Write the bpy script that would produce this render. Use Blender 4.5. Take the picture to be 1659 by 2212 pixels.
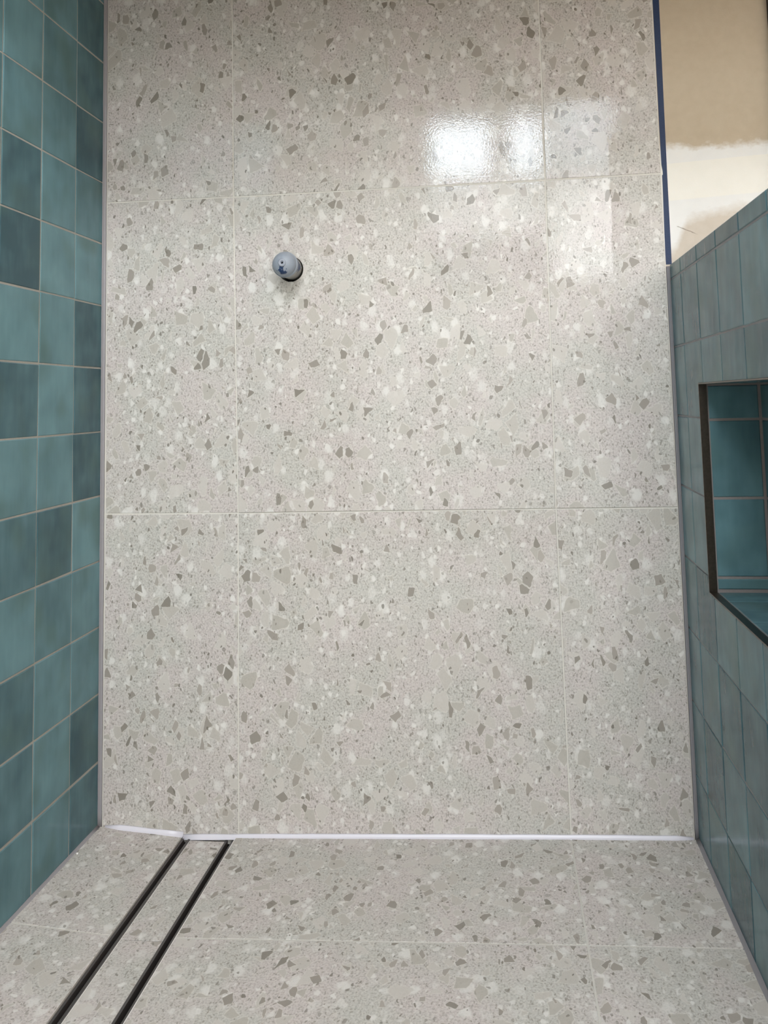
import bpy, bmesh, math, random
from mathutils import Vector, Matrix

for o in list(bpy.data.objects):
    bpy.data.objects.remove(o, do_unlink=True)
random.seed(11)
scene = bpy.context.scene
COL = scene.collection

# ------------------------------------------------------------------ camera
W_PX, H_PX = 1659.0, 2212.0
F_PX, PX, PY = 1886.43, 850.24, 694.92
right = Vector((0.99234478, 0.12146102, -0.02233973))
fwd = Vector((-0.1190074, 0.98882114, 0.08983318))
up = Vector((0.03300122, -0.0864869, 0.99570625))
cam_d = bpy.data.cameras.new('camera')
cam = bpy.data.objects.new('camera', cam_d)
COL.objects.link(cam)
m = Matrix.Identity(4)
for i in range(3):
    m[i][0], m[i][1], m[i][2] = right[i], up[i], -fwd[i]
m[0][3], m[1][3], m[2][3] = 0.50718, -1.63208, 0.80282
cam.matrix_world = m
cam_d.sensor_fit = 'HORIZONTAL'
cam_d.sensor_width = 36.0
cam_d.lens = 36.0 * F_PX / W_PX
cam_d.shift_x = (W_PX / 2 - PX) / W_PX
cam_d.shift_y = (PY - H_PX / 2) / W_PX
cam_d.clip_start = 0.02
scene.camera = cam

# ------------------------------------------------------------------ world, daylight, exposure
scene.view_settings.view_transform = 'Standard'
scene.view_settings.look = 'None'
scene.view_settings.gamma = 1.0
scene.view_settings.use_curve_mapping = False
scene.view_settings.exposure = 0.34
world = bpy.data.worlds.new('sky')
scene.world = world
world.use_nodes = True
wb = world.node_tree.nodes['Background']
wb.inputs['Color'].default_value = (0.80, 0.90, 1.0, 1)
wb.inputs['Strength'].default_value = 0.6


def daylight(name, loc, rot, sx, sy, energy, color):
    d = bpy.data.lights.new(name, 'AREA')
    d.shape = 'RECTANGLE'
    d.size, d.size_y = sx, sy
    d.energy = energy
    d.color = color
    o = bpy.data.objects.new(name, d)
    o.location = loc
    o.rotation_euler = rot
    COL.objects.link(o)
    return o


REAR_Y = -3.20
SKY = (0.82, 0.91, 1.0)
R90 = math.radians(90)
# sky seen in the lights of the rear window (upper half), and the dimmer view below them
for nm, x0, x1, z0, z1, rad, c in (
        ('daylight_pane', 0.17, 0.50, 2.03, 2.34, 13.5, SKY),
        ('daylight_pane', 0.60, 0.79, 2.03, 2.34, 12.0, SKY),
        ('daylight_pane', 0.84, 1.16, 2.03, 2.44, 4.5, SKY),
        ('daylight_pane', 0.15, 0.79, 1.72, 2.00, 3.8, (1, 1, 1)),
        ('daylight_pane', 0.84, 1.95, 1.45, 2.00, 5.0, (1, 1, 1)),
        ('fill_rear_low', -0.25, 2.05, 0.20, 1.36, 0.75, (0.88, 0.95, 1))):  # last entry: low fill light added before the solid rear wall
    a = (x1 - x0) * (z1 - z0)
    daylight(nm, ((x0 + x1) / 2, REAR_Y + 0.03, (z0 + z1) / 2), (R90, 0, 0), x1 - x0, z1 - z0, rad * a * math.pi, c)
# unseen skylight added in the room's ceiling as key light from above
daylight('key_skylight', (0.32, -2.30, 2.585), (0, 0, 0), 1.7, 0.90, 77.0, (0.89, 0.945, 1.0))
world.cycles.sampling_method = 'NONE'
scene.cycles.max_bounces = 5
scene.cycles.diffuse_bounces = 4
scene.cycles.glossy_bounces = 2
scene.cycles.use_adaptive_sampling = True
scene.cycles.adaptive_threshold = 0.2
scene.cycles.caustics_reflective = False
scene.cycles.caustics_refractive = False


# ------------------------------------------------------------------ helpers
def tag(o, label=None, cat=None, group=None, kind=None):
    if label: o['label'] = label
    if cat: o['category'] = cat
    if group: o['group'] = group
    if kind: o['kind'] = kind
    return o


def link_mesh(name, me, mat=None, parent=None, loc=(0, 0, 0), rot=None):
    o = bpy.data.objects.new(name, me)
    if mat is not None and len(me.materials) == 0:
        me.materials.append(mat)
    o.location = loc
    if rot: o.rotation_euler = rot
    COL.objects.link(o)
    if parent is not None:
        o.parent = parent
    return o


def empty(name, loc=(0, 0, 0)):
    o = bpy.data.objects.new(name, None)
    o.location = loc
    o.empty_display_size = 0.05
    COL.objects.link(o)
    return o


def bm_mesh(bm, name, smooth=False):
    bmesh.ops.recalc_face_normals(bm, faces=bm.faces)
    me = bpy.data.meshes.new(name)
    bm.to_mesh(me)
    bm.free()
    if smooth:
        for p in me.polygons: p.use_smooth = True
    return me


def add_box(bm, x0, x1, y0, y1, z0, z1):
    v = [bm.verts.new((x, y, z)) for z in (z0, z1) for y in (y0, y1) for x in (x0, x1)]
    for f in ((0, 1, 3, 2), (4, 6, 7, 5), (0, 4, 5, 1), (2, 3, 7, 6), (0, 2, 6, 4), (1, 5, 7, 3)):
        bm.faces.new([v[i] for i in f])


def boxes(name, mat, parent, *bs):
    bm = bmesh.new()
    for b in bs: add_box(bm, *b)
    return link_mesh(name, bm_mesh(bm, name), mat, parent)


def slab_mesh(name, poly, thick, bev, frame):
    """Convex polygon (u, v) with a chamfered front face; frame maps (u, v, n) to xyz, n = outwards."""
    bm = bmesh.new()
    n = len(poly)
    P = [Vector((a, b)) for a, b in poly]
    cen = sum(P, Vector((0, 0))) / n
    inner = []
    for i in range(n):
        a, b, c = P[i - 1], P[i], P[(i + 1) % n]
        d1 = (b - a).normalized(); d2 = (c - b).normalized()
        n1 = Vector((-d1.y, d1.x)); n2 = Vector((-d2.y, d2.x))
        if n1.dot(cen - b) < 0: n1 = -n1
        if n2.dot(cen - b) < 0: n2 = -n2
        k = 1 + n1.dot(n2)
        inner.append(b + (n1 + n2) * (bev / max(k, .2)))
    back = [bm.verts.new(frame(q.x, q.y, -thick)) for q in P]
    rim = [bm.verts.new(frame(q.x, q.y, -bev * .8)) for q in P]
    top = [bm.verts.new(frame(q.x, q.y, 0)) for q in inner]
    for i in range(n):
        j = (i + 1) % n
        bm.faces.new((back[i], back[j], rim[j], rim[i]))
        bm.faces.new((rim[i], rim[j], top[j], top[i]))
    bm.faces.new(top)
    bm.faces.new(back[::-1])
    return bm_mesh(bm, name)


def cells_mesh(name, us, vs, keep, thick, frame):
    """Front faces for kept grid cells, boundary pulled back: a tile with a notch cut out."""
    bm = bmesh.new()
    V = {}
    def vt(i, j, n):
        k = (i, j, n)
        if k not in V: V[k] = bm.verts.new(frame(us[i], vs[j], n))
        return V[k]
    K = set(keep)
    for (i, j) in K:
        bm.faces.new((vt(i, j, 0), vt(i + 1, j, 0), vt(i + 1, j + 1, 0), vt(i, j + 1, 0)))
        bm.faces.new((vt(i, j, -thick), vt(i, j + 1, -thick), vt(i + 1, j + 1, -thick), vt(i + 1, j, -thick)))
        for (di, dj, a, b) in ((-1, 0, (i, j), (i, j + 1)), (1, 0, (i + 1, j), (i + 1, j + 1)),
                               (0, -1, (i, j), (i + 1, j)), (0, 1, (i, j + 1), (i + 1, j + 1))):
            if (i + di, j + dj) not in K:
                bm.faces.new((vt(*a, 0), vt(*b, 0), vt(*b, -thick), vt(*a, -thick)))
    return bm_mesh(bm, name)


def sweep(name, path, section, mat, parent=None, smooth=True, closed_sec=True):
    """path: list of (point, axis_a, axis_b, scale); section: list of (a, b)."""
    bm = bmesh.new()
    rings = []
    for p, a, b, s in path:
        rings.append([bm.verts.new(Vector(p) + Vector(a) * (u * s) + Vector(b) * (w * s)) for u, w in section])
    n = len(section)
    for r0, r1 in zip(rings[:-1], rings[1:]):
        for i in range(n if closed_sec else n - 1):
            j = (i + 1) % n
            bm.faces.new((r0[i], r0[j], r1[j], r1[i]))
    if closed_sec:
        bm.faces.new(rings[0][::-1])
        bm.faces.new(rings[-1])
    return link_mesh(name, bm_mesh(bm, name, smooth), mat, parent)


def lathe(name, prof, seg, mat, parent, axis_pt, smooth=True, caps=True):
    """prof: list of (radius, distance out of the wall towards -y)."""
    bm = bmesh.new()
    rings = []
    for r, d in prof:
        if r < 1e-6:
            rings.append([bm.verts.new((0, -d, 0))])
        else:
            rings.append([bm.verts.new((r * math.cos(2 * math.pi * k / seg), -d, r * math.sin(2 * math.pi * k / seg))) for k in range(seg)])
    for a, b in zip(rings[:-1], rings[1:]):
        for k in range(seg):
            l = (k + 1) % seg
            if len(a) == 1: bm.faces.new((a[0], b[k], b[l]))
            elif len(b) == 1: bm.faces.new((a[k], a[l], b[0]))
            else: bm.faces.new((a[k], a[l], b[l], b[k]))
    me = bm_mesh(bm, name, smooth)
    return link_mesh(name, me, mat, parent, axis_pt)


# ------------------------------------------------------------------ materials
def s2l(c):
    out = []
    for v in c:
        v /= 255.0
        out.append(v / 12.92 if v <= 0.04045 else ((v + 0.055) / 1.055) ** 2.4)
    return (out[0], out[1], out[2], 1.0)


class NT:
    def __init__(self, name):
        self.mat = bpy.data.materials.new(name)
        self.mat.use_nodes = True
        self.t = self.mat.node_tree
        self.bsdf = self.t.nodes['Principled BSDF']

    def n(self, typ, **kw):
        nd = self.t.nodes.new(typ)
        for k, v in kw.items(): setattr(nd, k, v)
        return nd

    def put(self, sock, v):
        if hasattr(v, 'is_linked') or hasattr(v, 'links'):
            self.t.links.new(v, sock)
        else:
            sock.default_value = v

    def math(self, op, a, b=None, c=None, clamp=False):
        nd = self.n('ShaderNodeMath', operation=op, use_clamp=clamp)
        self.put(nd.inputs[0], a)
        if b is not None: self.put(nd.inputs[1], b)
        if c is not None: self.put(nd.inputs[2], c)
        return nd.outputs[0]

    def vmath(self, op, a, b=None, scale=None):
        nd = self.n('ShaderNodeVectorMath', operation=op)
        self.put(nd.inputs[0], a)
        if b is not None: self.put(nd.inputs[1], b)
        if scale is not None: self.put(nd.inputs['Scale'], scale)
        return nd.outputs[0]

    def mix(self, f, a, b, blend='MIX'):
        nd = self.n('ShaderNodeMix', data_type='RGBA', blend_type=blend)
        self.put(nd.inputs[0], f)
        self.put(nd.inputs[6], a)
        self.put(nd.inputs[7], b)
        return nd.outputs[2]

    def remap(self, v, a, b, c=0.0, d=1.0, kind='LINEAR'):
        nd = self.n('ShaderNodeMapRange', interpolation_type=kind, clamp=True)
        for i, q in enumerate((v, a, b, c, d)): self.put(nd.inputs[i], q)
        return nd.outputs[0]

    def noise(self, vec, scale, detail=2.0, rough=0.5, col=False, dims='3D'):
        nd = self.n('ShaderNodeTexNoise', noise_dimensions=dims)
        self.put(nd.inputs['Vector'], vec)
        nd.inputs['Scale'].default_value = scale
        nd.inputs['Detail'].default_value = detail
        nd.inputs['Roughness'].default_value = rough
        return nd.outputs['Color' if col else 'Fac']

    def vor(self, vec, scale, feature='F1', out='Distance', rnd=1.0):
        nd = self.n('ShaderNodeTexVoronoi', feature=feature, voronoi_dimensions='2D')
        self.put(nd.inputs['Vector'], vec)
        nd.inputs['Scale'].default_value = scale
        nd.inputs['Randomness'].default_value = rnd
        return nd.outputs[out]

    def sep(self, c):
        nd = self.n('ShaderNodeSeparateXYZ')
        self.put(nd.inputs[0], c)
        return nd.outputs

    def mapping(self, vec, rot=(0, 0, 0), sc=(1, 1, 1), loc=(0, 0, 0)):
        nd = self.n('ShaderNodeMapping')
        self.put(nd.inputs['Vector'], vec)
        nd.inputs['Location'].default_value = loc
        nd.inputs['Rotation'].default_value = rot
        nd.inputs['Scale'].default_value = sc
        return nd.outputs[0]

    def coords(self):
        return self.n('ShaderNodeTexCoord').outputs['Object']

    def objrand(self):
        return self.n('ShaderNodeObjectInfo').outputs['Random']

    def bump(self, h, strength, dist, normal=None):
        nd = self.n('ShaderNodeBump')
        nd.inputs['Strength'].default_value = strength
        nd.inputs['Distance'].default_value = dist
        self.put(nd.inputs['Height'], h)
        if normal is not None: self.put(nd.inputs['Normal'], normal)
        return nd.outputs[0]

    def out(self, color=None, rough=None, normal=None, metal=None, spec=None):
        for k, v in (('Base Color', color), ('Roughness', rough), ('Normal', normal), ('Metallic', metal), ('Specular IOR Level', spec)):
            if v is not None: self.put(self.bsdf.inputs[k], v)
        return self.mat


def simple(name, rgb, rough=0.5, metal=0.0, grain=0.0, gscale=60, spec=0.5, bump=0.0):
    t = NT(name)
    c = t.coords()
    n = t.noise(c, gscale, 2)
    col = s2l(rgb)
    lo = tuple(v * (1 - grain) for v in col[:3]) + (1,)
    hi = tuple(min(1, v * (1 + grain)) for v in col[:3]) + (1,)
    t.out(color=t.mix(n, lo, hi), rough=rough, metal=metal, spec=spec)
    if bump: t.out(normal=t.bump(n, bump, 0.001))
    return t.mat


def terrazzo(name, gain=1.0, wall=True):
    t = NT(name)
    r = t.objrand()
    pc = t.sep(t.coords())
    cmb = t.n('ShaderNodeCombineXYZ')
    t.put(cmb.inputs[0], t.math('MULTIPLY_ADD', r, 37.1, pc[0]))
    t.put(cmb.inputs[1], t.math('MULTIPLY_ADD', r, 91.7, pc[2] if wall else pc[1]))
    P = cmb.outputs[0]
    wig = t.vmath('SUBTRACT', t.noise(P, 75, 1, col=True, dims='2D'), (0.5, 0.5, 0.5))
    Q = t.vmath('ADD', P, t.vmath('SCALE', wig, scale=0.0045))
    QB = t.vmath('ADD', P, t.vmath('SCALE', wig, scale=0.009))
    # ground: warm grey with greenish and pinkish clouds
    big = t.noise(P, 9, 2, dims='2D')
    col = t.mix(t.remap(big, 0.38, 0.62), s2l((193, 190, 183)), s2l((200, 191, 187)))
    # fine worm-like grit
    g = t.noise(P, 300, 2, 0.65, dims='2D')
    col = t.mix(t.remap(g, 0.30, 0.47, 0.50, 0.0), col, s2l((150, 144, 133)))
    col = t.mix(t.remap(g, 0.5, 0.70, 0.0, 0.45), col, s2l((222, 218, 209)))
    RIM = s2l((213, 208, 199))

    def chips(col, scale, rot, sc, prob, lo, hi, ca, cb, amt, rim=0.0, soft=0.025):
        v = t.mapping(Q, rot=(0, 0, rot), sc=(sc, 1, 1), loc=(scale * .37, scale * .11, 0))
        cc = t.sep(t.vor(v, scale, 'F1', 'Color'))
        d = t.vor(v, scale, 'DISTANCE_TO_EDGE', 'Distance')
        thr = t.remap(cc[1], 0, 1, lo, hi)
        on = t.math('LESS_THAN', cc[0], prob)
        if rim:
            band = t.math('MULTIPLY', on, t.remap(d, t.math('SUBTRACT', thr, 0.07), t.math('SUBTRACT', thr, 0.02), 0, rim))
            col = t.mix(band, col, RIM)
        f = t.math('MULTIPLY', on, t.remap(d, thr, t.math('ADD', thr, soft), 0, amt))
        return t.mix(f, col, t.mix(t.remap(cc[0], 0, prob), ca, cb))

    def blobs(col, scale, rot, sc, prob, r0, r1, c, amt, hard=0.5):
        v = t.mapping(QB, rot=(0, 0, rot), sc=(sc, 1, 1), loc=(scale * .7, scale * .3, 0))
        nd = t.n('ShaderNodeTexVoronoi', feature='F1', voronoi_dimensions='2D')
        t.put(nd.inputs['Vector'], v)
        nd.inputs['Scale'].default_value = scale
        cc = t.sep(nd.outputs['Color'])
        rad = t.remap(cc[1], 0, 1, r0, r1)
        on = t.math('LESS_THAN', cc[0], prob)
        msk = t.remap(nd.outputs['Distance'], t.math('MULTIPLY', rad, hard), rad, 1, 0, 'SMOOTHSTEP')
        f = t.math('MULTIPLY', t.math('MULTIPLY', on, msk), t.remap(cc[2], 0, 1, 0.3 * amt, amt))
        return t.mix(f, col, c)

    col = blobs(col, 190, .3, 1.5, .30, .25, .50, s2l((146, 140, 130)), .8, .8)
    col = blobs(col, 30, .8, 1.4, .33, .22, .56, s2l((223, 220, 214)), .85, .4)
    col = blobs(col, 68, .3, 1.3, .24, .22, .58, s2l((227, 224, 218)), .85, .4)
    col = chips(col, 32, .9, 1.3, .42, .07, .40, s2l((172, 166, 156)), s2l((204, 198, 191)), .75, rim=.5)
    col = chips(col, 46, .4, 1.5, .13, .05, .36, s2l((134, 128, 118)), s2l((174, 166, 157)), .95, rim=.45)
    col = blobs(col, 105, 1.2, 1.6, .10, .16, .42, s2l((128, 122, 112)), .95, .85)
    if gain != 1.0: col = t.mix(1.0, col, (gain, gain, gain, 1), 'MULTIPLY')
    if wall:
        # dried film with a torn edge on the tiles by the corner: duller than the clean glaze beside it
        wp = t.n('ShaderNodeNewGeometry').outputs['Position']
        s = t.sep(wp)
        nz = t.math('SUBTRACT', t.noise(P, 45, 2, dims='2D'), 0.5)
        xe = t.math('MULTIPLY_ADD', nz, 0.012, s[0])
        ze = t.math('MULTIPLY_ADD', nz, 0.05, s[2])
        a = t.remap(xe, 0.7205, 0.7225)
        b = t.remap(t.math('SUBTRACT', ze, t.math('MULTIPLY', t.math('SUBTRACT', s[0], 0.72), 0.32)), 1.285, 1.290, 1, 0)
        film = t.math('MULTIPLY', t.math('MULTIPLY', a, b), t.remap(s[2], 0.93, 1.08))
        hb = t.noise(P, 270, 1, 0.55, dims='2D')
        t.out(color=col, rough=t.remap(film, 0, 1, 0.05, 0.40), spec=t.remap(film, 0, 1, 0.5, 0.25), normal=t.bump(hb, 0.25, 0.0002))
    else:
        hb = t.noise(P, 500, 1, 0.6, dims='2D')
        t.out(color=col, rough=0.5, spec=0.35, normal=t.bump(hb, 0.3, 0.0006))
    return t.mat


def glazed(name, light, dark, green, rough=0.16, bumpd=0.0016):
    """Handmade-look glazed wall tile: every tile its own depth of colour, brushed vertically."""
    t = NT(name)
    at = t.n('ShaderNodeAttribute', attribute_type='OBJECT', attribute_name='glaze_and_shade')
    r = t.objrand()
    cmb = t.n('ShaderNodeCombineXYZ')
    t.put(cmb.inputs[0], t.math('MULTIPLY', r, 17.3))
    t.put(cmb.inputs[1], t.math('MULTIPLY', r, 71.7))
    t.put(cmb.inputs[2], t.math('MULTIPLY', r, 43.9))
    P = t.vmath('ADD', t.coords(), cmb.outputs[0])
    S = t.mapping(P, sc=(1, 1, 0.22))
    st = t.noise(S, 60, 2, 0.6)
    cl = t.noise(P, 14, 2)
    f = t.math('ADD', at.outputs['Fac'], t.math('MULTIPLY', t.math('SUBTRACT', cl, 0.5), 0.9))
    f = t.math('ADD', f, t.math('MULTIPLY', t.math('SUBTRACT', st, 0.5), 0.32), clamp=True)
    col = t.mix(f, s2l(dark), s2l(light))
    gr = t.noise(t.mapping(P, loc=(5, 2, 9)), 11, 1)
    col = t.mix(t.remap(gr, 0.52, 0.75, 0, 0.6), col, s2l(green))
    h1 = t.noise(t.mapping(P, sc=(1, 1, 0.6)), 26, 1)
    h2 = t.noise(S, 75, 1)
    h = t.math('ADD', h1, t.math('MULTIPLY', h2, 0.22))
    t.out(color=col, rough=rough, spec=0.12, normal=t.bump(h, 0.6, bumpd))
    return t.mat


M_TERR = terrazzo('terrazzo_wall_tile')
M_TERR_F = terrazzo('terrazzo_floor_tile', gain=0.93, wall=False)
M_TEAL = glazed('teal_glaze', (114, 151, 158), (62, 90, 98), (84, 110, 106))
M_GROUT_L = simple('grey_beige_grout', (172, 168, 160), 0.85, grain=.12, gscale=300, bump=.3)
M_GROUT_W = simple('pale_grout', (214, 210, 201), 0.85, grain=.06, gscale=300)
M_GROUT_F = simple('floor_grout', (198, 194, 186), 0.85, grain=.05, gscale=300)
M_GROUT_N = simple('niche_grout', (132, 126, 124), 0.85, grain=.1, gscale=300)
M_WHITE = simple('white_silicone', (218, 215, 222), 0.35, grain=.02)
M_GREYSIL = simple('grey_silicone', (146, 143, 146), 0.4, grain=.05)
M_DGREYSIL = simple('dark_grey_silicone', (126, 124, 128), 0.4, grain=.05)
M_BRONZE = simple('brushed_bronze_metal', (92, 84, 76), 0.32, metal=1.0, grain=.25, gscale=220)
M_RAIL = simple('dark_steel', (74, 70, 68), 0.4, metal=0.0, grain=.1, gscale=120)
M_BLACK = simple('black_channel', (9, 9, 10), 0.5, spec=.2)
M_EDGE = simple('cut_tile_edge', (226, 222, 216), 0.6, grain=.05)
M_PAINT = simple('white_paint', (236, 233, 226), 0.7, grain=.02)
M_TAN = simple('bare_drywall_paper', (200, 184, 160), 0.8, grain=.04, gscale=90)
M_DIM = simple('grey_primer', (156, 151, 142), 0.8, grain=.04)
M_DARKFRAME = simple('dark_frame', (34, 31, 30), 0.5)
M_WARM_CEILING = simple('warm_bounce_ceiling', (216, 170, 112), 0.75, grain=.1, gscale=12)  # unseen ceiling toned warm to tint the bounce at the wall top
M_BOUNCE_FLOOR = simple('white_bounce_floor', (226, 224, 219), 0.9, grain=.04, gscale=20)  # unseen floor made white to bounce light onto the lower wall


def tape_mat():
    t = NT('blue_masking_paper')
    P = t.coords()
    n = t.noise(t.mapping(P, rot=(0, .6, 0), sc=(1, 1, 4)), 260, 3)
    t.out(color=t.mix(n, s2l((19, 35, 64)), s2l((38, 61, 98))), rough=0.6, normal=t.bump(n, .6, .0006))
    return t.mat


def drywall_mat():
    t = NT('drywall_with_joint_compound')
    wp = t.n('ShaderNodeNewGeometry').outputs['Position']
    s = t.sep(wp)
    n1 = t.math('SUBTRACT', t.noise(wp, 22, 4, 0.65), 0.5)
    n2 = t.math('SUBTRACT', t.noise(t.mapping(wp, sc=(1, 1, 2)), 90, 3, 0.6), 0.5)
    paper = t.mix(t.noise(wp, 70, 4), s2l((188, 172, 149)), s2l((201, 186, 163)))
    low = t.mix(t.noise(wp, 70, 4), s2l((198, 186, 170)), s2l((212, 201, 187)))
    white = t.mix(t.noise(wp, 35, 3), s2l((226, 224, 220)), s2l((236, 234, 229)))
    cream = t.mix(t.noise(wp, 35, 3), s2l((233, 229, 218)), s2l((240, 236, 227)))
    zn = t.math('ADD', s[2], t.math('ADD', t.math('MULTIPLY', n1, 0.03), t.math('MULTIPLY', n2, 0.015)))
    zl = t.math('ADD', s[2], t.math('MULTIPLY', t.math('SUBTRACT', s[0], 0.83), -0.05))
    # lower feathered limit of the compound: dips down beside the tile edge
    dip = t.remap(s[0], 0.828, 0.862, 0.058, 0.0, 'SMOOTHSTEP')
    hump = t.remap(s[0], 0.86, 0.95, 0.0, 0.02)
    zb = t.math('ADD', t.math('SUBTRACT', zn, hump), dip)
    f_top = t.remap(zn, 1.252, 1.266, 1, 0)
    f_bot = t.remap(zb, 1.108, 1.135)
    cmp_ = t.math('MULTIPLY', f_top, f_bot)
    body = t.mix(t.remap(s[2], 1.16, 1.2), low, paper)
    col = t.mix(cmp_, body, white)
    tape = t.math('MULTIPLY', t.remap(zl, 1.2275, 1.2285, 1, 0), t.remap(zl, 1.157, 1.160))
    col = t.mix(tape, col, cream)
    xz = t.math('ADD', s[2], t.math('MULTIPLY', t.math('SUBTRACT', s[0], 0.8403), 0.45))
    ln = t.remap(t.math('ABSOLUTE', t.math('SUBTRACT', t.math('ADD', xz, t.math('MULTIPLY', n2, 0.004)), 1.1091)), 0.0004, 0.0011, 1, 0)
    ln = t.math('MULTIPLY', ln, t.math('MULTIPLY', t.remap(s[0], 0.838, 0.841), t.remap(s[0], 0.866, 0.876, 1, 0)))
    col = t.mix(t.math('MULTIPLY', ln, 0.7), col, s2l((120, 104, 88)))
    t.out(color=col, rough=0.85, spec=.2, normal=t.bump(t.noise(wp, 400, 3), .2, .0005))
    return t.mat


M_TAPE = tape_mat()
M_DRY = drywall_mat()

# ------------------------------------------------------------------ dimensions (metres)
XL, XR = -0.2666, 0.8209          # glazed faces of left wall and half wall
MOD = 0.1233                      # small tile module
ZL0, C0 = 1.6182, 0.1140          # left wall: joint height, first column depth
ZR0, D0 = 1.0111, 0.0946          # half wall
PONY_TOP = 1.0379
JW = 0.0026                       # big tile joint
TH = 0.010


def floor_z(x, y=0.0):
    if x < -0.10:
        return 0.010 + (-0.10 - x) / 0.16 * 0.011
    if x < 0.60:
        return 0.0115 + (x + 0.002) / 0.605 * 0.0195
    return 0.0310 + (x - 0.603) / 0.21 * 0.0055


# ------------------------------------------------------------------ back wall
bm = bmesh.new()
add_box(bm, -0.30, 0.8149, 0.0011, 0.09, -0.06, 2.085)
wall_back = link_mesh('wall_back', bm_mesh(bm, 'wall_back'), M_GROUT_W)
tag(wall_back, 'back wall of large square terrazzo tiles with pale grout lines', 'wall', kind='structure')

GX = {  # joint x positions at the four heights
    0: (-0.2600, -0.2598, -0.2585, -0.2598),
    1: (0.0003, 0.0004, 0.0058, 0.0028),
    2: (0.6040, 0.6034, 0.5999, 0.6046),
    3: (0.8141, 0.8145, 0.8150, 0.8150)}
GZ = {0: (2.080, 1.2080, 0.5967, -0.004), 1: (2.080, 1.2067, 0.5966, -0.004),
      2: (2.080, 1.2085, 0.6003, 0.010), 3: (2.080, 1.2099, 0.6012, 0.015)}
PIPE = (0.1140, 1.0610)


def wall_frame(u, v, n):
    return Vector((u, -n, v))


def inset(poly, d):
    c = Vector((sum(p[0] for p in poly) / 4, sum(p[1] for p in poly) / 4))
    return [(p[0] + (d if p[0] < c.x else -d), p[1] + (d if p[1] < c.y else -d)) for p in poly]


TILT = {(1, 0): (0.0010, 0.0010), (2, 0): (0.0006, -0.0016), (1, 1): (-0.0022, 0.0010), (2, 1): (-0.0016, 0.0014),
        (0, 0): (0.0, 0.0012), (0, 1): (0.0008, 0.0), (0, 2): (0.0, 0.0008), (1, 2): (0.0006, 0.0), (2, 2): (0.0, 0.0)}
cutter = None
for ci in range(3):
    for ri in range(3):
        poly = [(GX[ci][ri + 1], GZ[ci][ri + 1]), (GX[ci + 1][ri + 1], GZ[ci + 1][ri + 1]),
                (GX[ci + 1][ri], GZ[ci + 1][ri]), (GX[ci][ri], GZ[ci][ri])]
        poly = inset(poly, JW / 2)
        cx = sum(p[0] for p in poly) / 4
        cz = sum(p[1] for p in poly) / 4
        me = slab_mesh('tile', [(a - cx, b - cz) for a, b in poly], TH, 0.0007, wall_frame)
        tx, tz = TILT[(ci, ri)]
        o = link_mesh('tile', me, M_TERR, wall_back, (cx, 0, cz), (tx, 0, tz))
        if (ci, ri) == (1, 1):
            pipe_tile = o


def cut_hole(o, cx, cz, rad, y0, y1):
    bmc = bmesh.new()
    bmesh.ops.create_cone(bmc, cap_ends=True, segments=40, radius1=rad, radius2=rad, depth=y1 - y0)
    bmesh.ops.rotate(bmc, verts=bmc.verts, matrix=Matrix.Rotation(R90, 3, 'X'))
    bmesh.ops.translate(bmc, verts=bmc.verts, vec=(cx, (y0 + y1) / 2, cz))
    c = link_mesh('cutter', bm_mesh(bmc, 'cutter'))
    md = o.modifiers.new('hole', 'BOOLEAN')
    md.operation = 'DIFFERENCE'
    md.solver = 'EXACT'
    md.object = c
    bpy.context.view_layer.update()
    dg = bpy.context.evaluated_depsgraph_get()
    me = bpy.data.meshes.new_from_object(o.evaluated_get(dg))
    o.modifiers.clear()
    old = o.data
    o.data = me
    bpy.data.meshes.remove(old)
    cm = c.data
    bpy.data.objects.remove(c)
    bpy.data.meshes.remove(cm)


cut_hole(pipe_tile, PIPE[0] - 0.0006, PIPE[1] - 0.0018, 0.0246, -0.05, 0.07)
cut_hole(wall_back, PIPE[0] - 0.0006, PIPE[1] - 0.0018, 0.0250, -0.05, 0.075)

# painted/bare drywall carrying on to the right of the tile
dry = boxes('drywall_panel', M_DRY, wall_back, (0.8150, 1.0205, 0.0040, 0.0165, 0.0, 2.59))
dry['label'] = 'bare tan drywall with white joint compound bands'

# ------------------------------------------------------------------ left wall
wall_left = boxes('wall_left', M_GROUT_L, None, (XL - 0.10, XL - 0.0012, -1.36, 0.0, -0.06, 2.085))
tag(wall_left, 'left wall of glossy square teal tiles with grey beige grout', 'wall', kind='structure')
GW = 0.0030


def left_frame(u, v, n):      # u along -y, v up, n outwards (+x)
    return Vector((n, -u, v))


def small_tile_meshes(name, frame, w, h, count):
    out = []
    for k in range(count):
        j = lambda: random.uniform(-0.0005, 0.0005)
        poly = [(-w / 2 + j(), -h / 2 + j()), (w / 2 + j(), -h / 2 + j()), (w / 2 + j(), h / 2 + j()), (-w / 2 + j(), h / 2 + j())]
        out.append(slab_mesh(name, poly, 0.008, 0.0013, frame))
    return out


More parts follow.
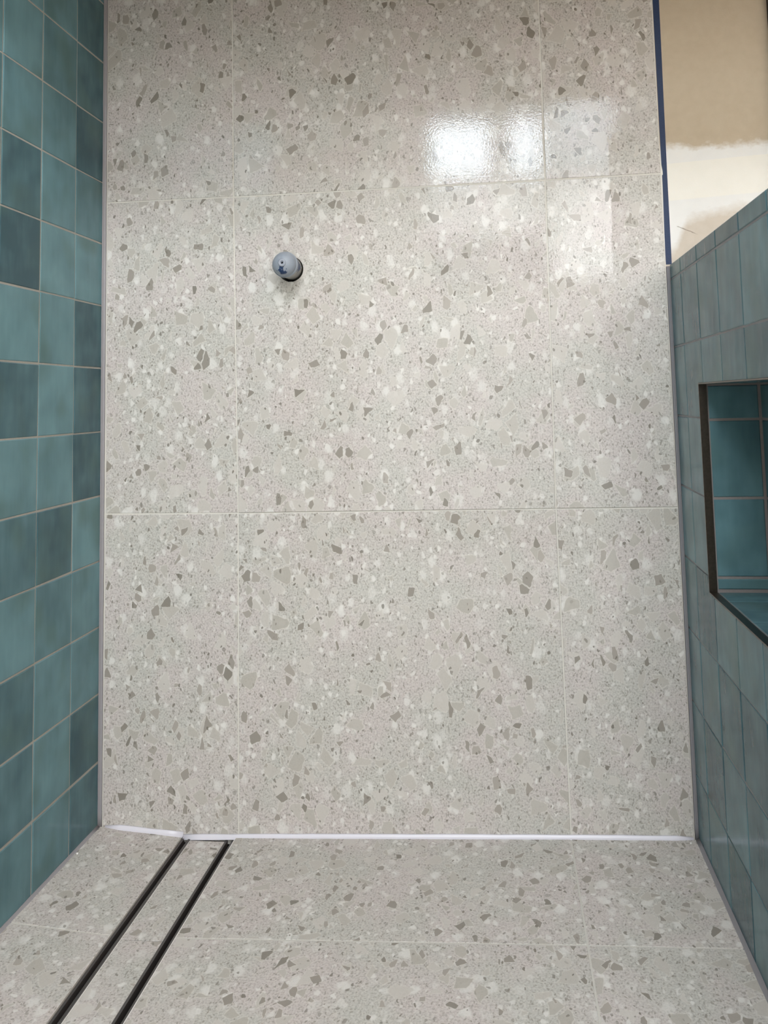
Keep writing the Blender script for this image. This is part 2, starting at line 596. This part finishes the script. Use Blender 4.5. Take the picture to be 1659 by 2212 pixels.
SHADE_L = {
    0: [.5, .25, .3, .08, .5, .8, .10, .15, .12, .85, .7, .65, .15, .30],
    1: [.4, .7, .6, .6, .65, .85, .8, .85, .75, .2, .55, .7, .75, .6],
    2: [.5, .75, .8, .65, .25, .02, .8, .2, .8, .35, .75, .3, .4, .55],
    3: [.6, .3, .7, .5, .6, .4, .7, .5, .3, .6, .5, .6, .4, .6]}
full = small_tile_meshes('tile', left_frame, MOD - GW, MOD - GW, 5)
first = small_tile_meshes('tile', left_frame, C0 - GW / 2 - 0.004, MOD - GW, 4)
for c in range(11):
    for r in range(-4, 13):
        z1 = ZL0 - r * MOD
        z0 = z1 - MOD
        if r == 12: z0 = 0.012
        if c == 0: u0, u1 = 0.004, C0 - GW / 2
        else: u0, u1 = C0 + (c - 1) * MOD + GW / 2, C0 + c * MOD - GW / 2
        me = random.choice(first if c == 0 else full)
        o = link_mesh('tile', me, M_TEAL, wall_left, (XL, -(u0 + u1) / 2, (z0 + z1) / 2),
                      (0, random.uniform(-.006, .006), random.uniform(-.006, .006)))
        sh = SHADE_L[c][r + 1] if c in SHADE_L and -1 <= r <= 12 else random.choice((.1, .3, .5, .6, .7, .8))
        o['glaze_and_shade'] = sh

# ------------------------------------------------------------------ half wall on the right with niche
NY0, NY1 = -0.1900, -0.6000         # niche: far and near jamb
NZ0, NZ1 = 0.4944, 0.8177
NX = 0.9130
PEND = -1.05                        # near end of the half wall
PT = 0.965
bm = bmesh.new()
g = XR + 0.0012
for b in ((g, PT, PEND, 0.0, -0.06, NZ0 - 0.010), (g, PT, PEND, 0.0, NZ1 + 0.010, PONY_TOP - 0.001),
          (g, PT, NY0 + 0.010, 0.0, NZ0 - 0.010, NZ1 + 0.010), (g, PT, PEND, NY1 - 0.010, NZ0 - 0.010, NZ1 + 0.010),
          (NX + 0.0085, PT, NY1 - 0.010, NY0 + 0.010, NZ0 - 0.010, NZ1 + 0.010)):
    add_box(bm, *b)
wall_right = link_mesh('wall_right', bm_mesh(bm, 'wall_right'), M_DGREYSIL)
tag(wall_right, 'tiled half wall on the right with a recessed niche', 'wall', kind='structure')


def right_frame(u, v, n):     # u along -y, v up, n outwards (-x)
    return Vector((-n, -u, v))


cols = [0.0040, D0]
while cols[-1] + MOD < -PEND: cols.append(cols[-1] + MOD)
cols.append(-PEND)
rows = [PONY_TOP, ZR0]
while rows[-1] - MOD > 0.05: rows.append(rows[-1] - MOD)
rows.append(0.016)
H = (-NY0 - 0.0025, -NY1 + 0.0025, NZ0 - 0.0025, NZ1 + 0.0025)
rfull = small_tile_meshes('tile', right_frame, MOD - GW, MOD - GW, 5)
for ci in range(len(cols) - 1):
    for ri in range(len(rows) - 1):
        u0 = cols[ci] + (GW / 2 if ci else 0); u1 = cols[ci + 1] - GW / 2
        v1 = rows[ri] - (GW / 2 if ri else 0); v0 = rows[ri + 1] + GW / 2
        if u1 - u0 < 0.006: continue
        cu, cv = (u0 + u1) / 2, (v0 + v1) / 2
        sh = random.choice((0, .1, .2, .3, .35, .4))  # darker tones throughout: the shade on this wall is painted into its tiles
        a0, a1 = max(u0, H[0]), min(u1, H[1])
        b0, b1 = max(v0, H[2]), min(v1, H[3])
        rot = (0, random.uniform(-.005, .005), random.uniform(-.005, .005))
        if a0 < a1 and b0 < b1:
            us = sorted({u0, u1, a0, a1}); vs = sorted({v0, v1, b0, b1})
            keep = [(i, j) for i in range(len(us) - 1) for j in range(len(vs) - 1)
                    if not (a0 - 1e-6 <= us[i] and us[i + 1] <= a1 + 1e-6 and b0 - 1e-6 <= vs[j] and vs[j + 1] <= b1 + 1e-6)]
            if not keep: continue
            me = cells_mesh('tile', [q - cu for q in us], [q - cv for q in vs], keep, 0.008, right_frame)
            rot = (0, 0, 0)
        elif abs((u1 - u0) - (MOD - GW)) < 1e-5 and abs((v1 - v0) - (MOD - GW)) < 1e-5:
            me = random.choice(rfull)
        else:
            me = slab_mesh('tile', [(u0 - cu, v0 - cv), (u1 - cu, v0 - cv), (u1 - cu, v1 - cv), (u0 - cu, v1 - cv)], 0.008, 0.0012, right_frame)
            rot = (0, 0, 0)
        o = link_mesh('tile', me, M_TEAL, wall_right, (XR, -cu, cv), rot)
        o['glaze_and_shade'] = sh

# niche lining: far jamb, back, sill, head (each tile its own), on a grout bed
TX0 = XR + 0.0135                     # tiles start behind the metal edge
boxes('niche_grout_bed', M_GROUT_N, wall_right,
      (XR + 0.0115, NX + 0.0083, NY0 + 0.0025, NY0 + 0.0095, NZ0 - 0.0095, NZ1 + 0.0095),
      (XR + 0.0115, NX + 0.0083, NY1 - 0.0095, NY1 - 0.0025, NZ0 - 0.0095, NZ1 + 0.0095),
      (XR + 0.0115, NX + 0.0083, NY1 - 0.0025, NY0 + 0.0025, NZ0 - 0.0095, NZ0 - 0.0012),
      (XR + 0.0115, NX + 0.0083, NY1 - 0.0025, NY0 + 0.0025, NZ1 + 0.0012, NZ1 + 0.0095),
      (NX + 0.0012, NX + 0.0084, NY1 - 0.0025, NY0 + 0.0025, NZ0 - 0.0012, NZ1 + 0.0012))
NG = 0.0042
zj = [NZ0 + 0.002, 0.5160, 0.6383, 0.7611, NZ1 - 0.001]
yj = [NY0 - 0.001, -0.2532, -0.3747, -0.4965, NY1 + 0.001]
for k in range(4):
    z0 = zj[k] + NG / 2; z1 = zj[k + 1] - NG / 2
    for yy, s in ((NY0 + 0.0012, 1), (NY1 - 0.0012, -1)):
        fr = lambda u, v, n, s=s: Vector((u, -n * s, v))
        w = NX - 0.003 - TX0; h = z1 - z0
        me = slab_mesh('niche_tile', [(-w / 2, -h / 2), (w / 2, -h / 2), (w / 2, h / 2), (-w / 2, h / 2)], 0.006, 0.0012, fr)
        o = link_mesh('niche_tile', me, M_TEAL, wall_right, (TX0 + w / 2, yy, (z0 + z1) / 2))
        o['glaze_and_shade'] = (.55, .45, .4, .4)[k]
    for q in range(4):
        y1, y0 = yj[q] - NG / 2, yj[q + 1] + NG / 2
        w = y1 - y0; h = z1 - z0
        fr = lambda u, v, n: Vector((-n, u, v))
        me = slab_mesh('niche_tile', [(-w / 2, -h / 2), (w / 2, -h / 2), (w / 2, h / 2), (-w / 2, h / 2)], 0.006, 0.0012, fr)
        o = link_mesh('niche_tile', me, M_TEAL, wall_right, (NX, (y0 + y1) / 2, (z0 + z1) / 2))
        o['glaze_and_shade'] = random.choice((.3, .4, .5))
for q in range(4):
    y1, y0 = yj[q] - 0.0012, yj[q + 1] + 0.0012
    for zz, s in ((NZ0, 1), (NZ1, -1)):
        fr = lambda u, v, n, s=s: Vector((u, v, n * s))
        w = NX - 0.002 - TX0; h = y1 - y0
        me = slab_mesh('niche_tile', [(-w / 2, -h / 2), (w / 2, -h / 2), (w / 2, h / 2), (-w / 2, h / 2)], 0.006, 0.0009, fr)
        o = link_mesh('niche_tile', me, M_TEAL, wall_right, (TX0 + w / 2, (y0 + y1) / 2, zz))
        o['glaze_and_shade'] = (.45, .3, .3, .4)[q]
# bronze edging: square profile around the opening
ET, EX0, EX1 = 0.0022, XR - 0.0010, XR + 0.0112
for b in ((EX0, EX1, NY0, NY0 + ET, NZ0 - ET, NZ1 + ET), (EX0, EX1, NY1 - ET, NY1, NZ0 - ET, NZ1 + ET),
          (EX0, EX1, NY1, NY0, NZ0 - ET, NZ0), (EX0, EX1, NY1, NY0, NZ1, NZ1 + ET)):
    e = boxes('metal_edging', M_BRONZE, wall_right, b)
    e['label'] = 'dark bronze metal edging of the niche'

# ------------------------------------------------------------------ floor
J = -0.3040
DX = (-0.1030, -0.0870, -0.0205, -0.0040)      # drain: outer left, inner left, inner right, outer right
DZ = 0.0060
DEND = -1.02
bm = bmesh.new()
add_box(bm, -0.30, DX[0] - 0.0005, -1.36, 0.0, -0.06, 0.006)
add_box(bm, DX[3] + 0.0030, 0.96, -1.36, 0.0, -0.06, 0.0085)
add_box(bm, DX[0] - 0.0005, DX[3] + 0.0030, -1.36, DEND, -0.06, 0.004)
# sloped screed under the big tiles so that the joints are shallow
v = [bm.verts.new(q) for q in ((0.0, 0, .0111), (0.603, 0, .0306), (0.83, 0, .0364), (0.83, -1.36, .0364), (0.603, -1.36, .0306), (0.0, -1.36, .0111))]
w_ = [bm.verts.new((q.co.x, q.co.y, .0)) for q in v]
bm.faces.new((v[0], v[1], v[4], v[5])); bm.faces.new((v[1], v[2], v[3], v[4]))
for i in range(6):
    j = (i + 1) % 6
    bm.faces.new((v[i], v[j], w_[j], w_[i]))
v = [bm.verts.new(q) for q in ((-0.28, 0, .0220), (-0.1036, 0, .0098), (-0.1036, -1.36, .0098), (-0.28, -1.36, .0220))]
w_ = [bm.verts.new((q.co.x, q.co.y, .0)) for q in v]
bm.faces.new(v)
for i in range(4):
    j = (i + 1) % 4
    bm.faces.new((v[i], v[j], w_[j], w_[i]))
floor = link_mesh('floor', bm_mesh(bm, 'floor'), M_GROUT_F)
tag(floor, 'shower floor of matt terrazzo tiles falling towards the slot drain', 'floor', kind='structure')


def floor_tile(x0, x1, y0, y1, jx0, jx1):
    x0 += jx0; x1 -= jx1
    y0 += JW / 2; y1 -= JW / 2
    cx, cy = (x0 + x1) / 2, (y0 + y1) / 2
    za, zb = floor_z(x0), floor_z(x1)
    if x0 > -0.05 and x0 < 0.1: za = 0.0115
    fr = lambda u, v, n: Vector((u, v, n + za + (zb - za) * (u - (x0 - cx)) / (x1 - x0)))
    me = slab_mesh('tile', [(x0 - cx, y0 - cy), (x1 - cx, y0 - cy), (x1 - cx, y1 - cy), (x0 - cx, y1 - cy)], 0.008, 0.0007, fr)
    return link_mesh('tile', me, M_TERR_F, floor, (cx, cy, 0))


for (ya, yb) in ((J, 0.0), (J - 0.602, J), (-1.36, J - 0.602)):
    floor_tile(-0.2640, DX[0] - 0.0008, ya, yb, 0, 0)
    floor_tile(DX[3] + 0.0028, 0.6035, ya, yb, 0, JW / 2)
    floor_tile(0.6035, 0.8185, ya, yb, JW / 2, 0)

# ------------------------------------------------------------------ slot drain with tile insert
drain = empty('linear_drain', (-0.0535, -0.005, 0.0))
tag(drain, 'long black slot drain with terrazzo insert strip in the shower floor', 'drain')


def dbox(name, mat, x0, x1, y0, y1, z0, z1, par=drain):
    o = boxes(name, mat, None, (x0, x1, y0, y1, z0, z1))
    o.parent = par
    o.matrix_parent_inverse = Matrix.Translation(-Vector(drain.location))
    return o


bm = bmesh.new()
for b in ((DX[0], DX[3], DEND, -0.003, -0.062, -0.060), (DX[0], DX[0] + 0.0012, DEND, -0.003, -0.060, 0.000),
          (DX[3] - 0.0012, DX[3], DEND, -0.003, -0.060, 0.000), (DX[0], DX[3], -0.0042, -0.003, -0.060, 0.0),
          (DX[0], DX[3], DEND, DEND + 0.0012, -0.060, 0.0)):
    add_box(bm, *b)
ch = link_mesh('channel', bm_mesh(bm, 'channel'), M_BLACK)
ch.parent = drain; ch.matrix_parent_inverse = Matrix.Translation(-Vector(drain.location))
ch['label'] = 'black drain channel'
for x0, x1 in ((DX[0], DX[0] + 0.0042), (DX[1] - 0.0042, DX[1]), (DX[2], DX[2] + 0.0042), (DX[3] - 0.0042, DX[3])):
    e = dbox('rail', M_RAIL, x0, x1, DEND, -0.0042, -0.012, DZ + 0.0012)
    e['label'] = 'dark metal slot edge'
dbox('tray', M_RAIL, DX[1], DX[2], DEND, -0.0070, -0.014, -0.004)
dbox('end_stop', M_RAIL, DX[1], DX[2], -0.0070, -0.0042, -0.014, DZ - 0.0010)
for ya, yb in ((J + 0.001, -0.0075), (J - 0.602, J - 0.001), (DEND + .002, J - 0.604)):
    cx, cy = (DX[1] + DX[2]) / 2, (ya + yb) / 2
    hw, hh = (DX[2] - DX[1]) / 2 - 0.0012, (yb - ya) / 2
    me = slab_mesh('insert_tile', [(-hw, -hh), (hw, -hh), (hw, hh), (-hw, hh)], 0.0098, 0.0006, lambda u, v, n: Vector((u, v, n)))
    o = link_mesh('insert_tile', me, M_TERR_F)
    o.parent = drain
    o.location = Vector((cx, cy, DZ)) - Vector(drain.location)
    o['label'] = 'terrazzo insert strip'
for x0, x1 in ((DX[1], DX[1] + 0.0012), (DX[2] - 0.0012, DX[2])):
    dbox('insert_edge', M_EDGE, x0, x1, DEND + .002, -0.0075, -0.0039, DZ - 0.0002)
bed = boxes('edge_grout', M_EDGE, floor, (DX[3] + 0.0002, DX[3] + 0.0026, DEND, -0.004, -0.01, 0.0092))

# ------------------------------------------------------------------ silicone beads (setting trims)
COVE = [(0, 0), (1.0, 0), (0.80, 0.10), (0.52, 0.26), (0.26, 0.52), (0.10, 0.80), (0, 1.0)]


def bead(name, pts, a, b, size, mat, label, jitter=0.06, taper=(1, 1), seg=0.03):
    path = []
    P = [Vector(q) for q in pts]
    L = [0]
    for q0, q1 in zip(P[:-1], P[1:]): L.append(L[-1] + (q1 - q0).length)
    n = max(3, int(L[-1] / seg))
    rnd = random.Random(hash(label) % 1000 if False else len(label))
    for i in range(n + 1):
        s = L[-1] * i / n
        k = 0
        while k < len(L) - 2 and L[k + 1] < s: k += 1
        f = (s - L[k]) / max(1e-9, L[k + 1] - L[k])
        p = P[k].lerp(P[k + 1], f)
        sc = size * (1 + rnd.uniform(-jitter, jitter))
        if i == 0: sc *= taper[0]
        if i == n: sc *= taper[1]
        path.append((p, a, b, sc))
    o = sweep(name, path, COVE, mat)
    return tag(o, label, 'sealant', kind='structure')


bead('trim_1', [(-0.2540, -0.0003, 0.0196), (-0.1020, -0.0003, 0.0098)], (0, -1, 0), (0, 0, 1), 0.0075, M_WHITE,
     'short white silicone bead along back wall left of the drain', taper=(.5, 1))
bead('trim_2', [(-0.1025, -0.0003, 0.0058), (-0.004, -0.0003, 0.0095), (0.10, -0.0003, floor_z(.10) - .001), (0.60, -0.0003, floor_z(.60) - .001), (0.8125, -0.0003, floor_z(.8125) - .001)],
     (0, -1, 0), (0, 0, 1), 0.0072, M_WHITE, 'long white silicone bead between back wall and shower floor', taper=(1, .6))
bead('trim_3', [(XL + 0.0003, -0.0003, 0.016), (XL + 0.0003, -0.0003, 2.08)], (1, 0, 0), (0, -1, 0), 0.0060, M_GREYSIL,
     'grey silicone bead in the left corner of the shower', jitter=.05)
bead('trim_4', [(XR - 0.0003, -0.0003, 0.032), (XR - 0.0003, -0.0003, PONY_TOP - .002)], (-1, 0, 0), (0, -1, 0), 0.0056, M_DGREYSIL,
     'grey silicone bead in the right corner beside the half wall', jitter=.05)
bead('trim_5', [(XL + 0.0003, -0.004, 0.0195), (XL + 0.0003, -1.34, 0.0195)], (1, 0, 0), (0, 0, 1), 0.0068, M_GREYSIL,
     'grey silicone bead where left wall meets the floor', jitter=.06)
bead('trim_6', [(XR - 0.0003, -0.004, floor_z(XR) - .001), (XR - 0.0003, PEND, floor_z(XR) - .001)], (-1, 0, 0), (0, 0, 1), 0.0070, M_DGREYSIL,
     'grey silicone bead along the foot of the half wall', jitter=.06)

# ------------------------------------------------------------------ masking tape beside the tile edge
tl = [(1.0400, .8158), (1.06, .8157), (1.12, .8162), (1.18, .8170), (1.2065, .8170), (1.2085, .8186), (1.2150, .8184), (1.2260, .8168), (1.30, .8164), (1.40, .8162), (1.56, .8156), (2.05, .8156)]
tr = [(1.0400, .8262), (1.12, .8262), (1.21, .8262), (1.30, .8266), (1.56, .8276), (2.05, .8280)]
bm = bmesh.new()
def interp(T, z):
    for (za, xa), (zb, xb) in zip(T[:-1], T[1:]):
        if za <= z <= zb: return xa + (xb - xa) * (z - za) / (zb - za)
    return T[-1][1]
rows_ = []
for z, x in tl:
    x1 = interp(tr, z)
    rows_.append([bm.verts.new((x, 0.0039, z)), bm.verts.new((x, 0.0034, z)), bm.verts.new((x1, 0.0034, z)), bm.verts.new((x1, 0.0039, z))])
for r0, r1 in zip(rows_[:-1], rows_[1:]):
    for i in range(4):
        bm.faces.new((r0[i], r0[(i + 1) % 4], r1[(i + 1) % 4], r1[i]))
bm.faces.new(rows_[0]); bm.faces.new(rows_[-1][::-1])
tp = link_mesh('masking_tape', bm_mesh(bm, 'masking_tape'), M_TAPE)
tag(tp, 'narrow strip of blue masking tape along the tile edge above the half wall', 'tape')

# ------------------------------------------------------------------ capped pipe stub
pipe = empty('capped_pipe', (PIPE[0], 0, PIPE[1]))
tag(pipe, 'capped grey pipe stub with blue stains sticking out of the terrazzo wall', 'pipe')


def stained(name, base, stain, spot, rad, thr):
    """Plastic with a paint smear around one spot (object space)."""
    t = NT(name)
    P = t.coords()
    n = t.noise(t.mapping(P, loc=(.31, .17, .42)), 110, 3, .6)
    d = t.n('ShaderNodeVectorMath', operation='DISTANCE')
    t.put(d.inputs[0], P)
    d.inputs[1].default_value = spot
    m = t.math('ADD', t.remap(d.outputs['Value'], 0, rad, 1, 0), t.math('MULTIPLY', t.math('SUBTRACT', n, .5), 1.6))
    col = t.mix(t.noise(P, 60, 3), s2l(tuple(v * .92 for v in base)), s2l(base))
    t.out(color=t.mix(t.remap(m, thr, thr + .08), col, s2l(stain)), rough=.42)
    return t.mat


M_CAP = stained('grey_plastic_cap', (154, 161, 171), (34, 56, 92), (-0.001, -0.064, -0.0125), .017, .50)
M_PIPE = stained('stained_pipe', (176, 174, 170), (34, 60, 104), (0.021, -0.030, 0.006), .030, .42)
lathe('pipe_body', [(0.0185, -0.06), (0.0214, -0.06), (0.0214, 0.030), (0.0222, 0.032), (0.0222, 0.045), (0.0180, 0.045)], 40, M_PIPE, pipe, (0, 0, 0))
cp = lathe('cap', [(0.0223, 0.043), (0.0242, 0.0435), (0.0245, 0.0455), (0.0243, 0.0490), (0.0236, 0.0500), (0.0226, 0.0500), (0.0224, 0.0515), (0.0221, 0.056), (0.0205, 0.061),
                   (0.0165, 0.066), (0.0110, 0.0695), (0.0072, 0.0710)], 44, M_CAP, pipe, (0, 0, 0))
cp['label'] = 'domed grey plastic cap'
nb = lathe('nub', [(0.0074, 0.0705), (0.0074, 0.0722), (0.0064, 0.0730), (0.0024, 0.0730), (0.0022, 0.0660), (0.0, 0.0655)], 28,
           simple('nub_plastic', (150, 155, 165), .4), cp, (0, 0, 0))
ho = lathe('pin_hole', [(0.0023, 0.0672), (0.0, 0.0672)], 20, M_BLACK, cp, (0, 0, 0))

# ------------------------------------------------------------------ dried grout crumbs on the floor
M_CRUMB = simple('dried_grout', (232, 230, 226), 0.8, grain=.04)
for k, (x, y, r, lab) in enumerate((
        (-0.2575, -0.1021, 0.0019, 'tiny white grout crumb on the floor against the left teal wall'),
        (-0.2364, -0.1066, 0.0013, 'tiny white grout crumb on the floor a little away from the left wall'),
        (0.8043, -0.0174, 0.0015, 'tiny white grout crumb in the back right corner of the floor'))):
    bm = bmesh.new()
    bmesh.ops.create_icosphere(bm, subdivisions=1, radius=r)
    rr = random.Random(k + 3)
    for vv in bm.verts: vv.co *= rr.uniform(.75, 1.2)
    zz = min(vv.co.z for vv in bm.verts)
    for vv in bm.verts: vv.co.z -= zz
    o = link_mesh('grout_crumb', bm_mesh(bm, 'grout_crumb'), M_CRUMB, None, (x, y, floor_z(x) + 0.0002))
    tag(o, lab, 'crumb', 'dried grout crumbs on the shower floor')

# ------------------------------------------------------------------ the room around (outside the frame)
boxes_room = []
def struct(name, mat, label, cat, *bs):
    o = boxes(name, mat, None, *bs)
    return tag(o, label, cat, kind='structure')

struct('wall_left_near', M_DIM, 'painted wall carrying on in front of the teal tiles', 'wall', (XL - 0.10, XL - 0.004, -3.30, -1.365, -0.06, 2.60))
struct('wall_right_far', M_PAINT, 'painted side wall beyond the half wall', 'wall', (2.10, 2.20, -3.30, 0.02, -0.06, 2.60))
struct('wall_back_right', M_TAN, 'bare wall beyond the dark frame edge', 'wall', (1.085, 2.10, 0.004, 0.09, -0.06, 2.60), (0.8145, 1.085, 0.0168, 0.09, -0.06, 2.60))
struct('trim_7', M_DARKFRAME, 'dark upright frame edge at the far right of the drywall', 'trim', (1.0208, 1.0845, -0.012, 0.0165, 1.0, 2.30))
struct('floor_room', M_BOUNCE_FLOOR, 'floor of the room in front of the shower whitened to bounce light', 'floor', (XL - .1, 2.10, -3.30, -1.361, -0.06, 0.0), (0.966, 2.10, -1.361, 0.0, -0.06, 0.0))
# ceiling: header added low to shade the wall's top, opening for the skylight
sx0, sx1, sy0, sy1 = -0.42 + .02, 1.25, -2.80, -1.80
struct('ceiling', M_WARM_CEILING, 'unseen warm ceiling with header added to shade the wall top', 'ceiling',
       (XL - .1, 2.10, -0.55, 0.02, 2.086, 2.16), (XL - .1, 2.10, -0.60, -0.55, 1.56, 2.60),
       (XL - .1, 2.10, sy1, -0.60, 2.60, 2.66), (XL - .1, 2.10, -3.30, sy0, 2.60, 2.66), (sx1, 2.10, sy0, sy1, 2.60, 2.66))
# rear wall with the window
wx0, wx1, wz0, wz1 = 0.10, 2.02, 1.40, 2.50
struct('wall_rear', M_PAINT, 'painted rear wall with the window behind the viewer', 'wall',
       (XL - .1, wx0, REAR_Y - .1, REAR_Y, -0.06, 2.60), (wx1, 2.10, REAR_Y - .1, REAR_Y, -0.06, 2.60),
       (wx0, wx1, REAR_Y - .1, REAR_Y, -0.06, wz0), (wx0, wx1, REAR_Y - .1, REAR_Y, wz1, 2.60))
win = empty('window_1', ((wx0 + wx1) / 2, REAR_Y - .05, wz0))
tag(win, 'white framed window with several lights in the rear wall', 'window', kind='structure')


def wpart(name, mat, *bs):
    o = boxes(name, mat, None, *bs)
    o.parent = win
    o.matrix_parent_inverse = Matrix.Translation(-Vector(win.location))
    return o


wy0, wy1 = REAR_Y - .07, REAR_Y - .02
for b in ((wx0, wx0 + .04, wy0, wy1, wz0, wz1), (wx1 - .04, wx1, wy0, wy1, wz0, wz1),
          (wx0 + .04, wx1 - .04, wy0, wy1, wz0, wz0 + .04), (wx0 + .04, wx1 - .04, wy0, wy1, wz1 - .04, wz1)):
    wpart('window_frame', M_PAINT, b)
for b in ((.52, .58, wy0, wy1, wz0 + .04, wz1 - .04), (.80, .835, wy0, wy1, wz0 + .04, wz1 - .04), (1.40, 1.44, wy0, wy1, wz0 + .04, wz1 - .04)):
    wpart('mullion', M_PAINT, b)
gt = NT('window_glass')
gt.bsdf.inputs['Transmission Weight'].default_value = 1.0
gt.bsdf.inputs['Roughness'].default_value = 0.0
gt.bsdf.inputs['IOR'].default_value = 1.45
for x0, x1 in ((wx0 + .04, .52), (.58, .80), (.835, 1.40), (1.44, wx1 - .04)):
    wpart('pane', gt.mat, (x0, x1, REAR_Y - .050, REAR_Y - .044, wz0 + .04, wz1 - .04))
struct('added_skylight', gt.mat, 'unseen skylight pane added above the key light', 'window', (XL - .1, sx1, sy0, sy1, 2.64, 2.646))
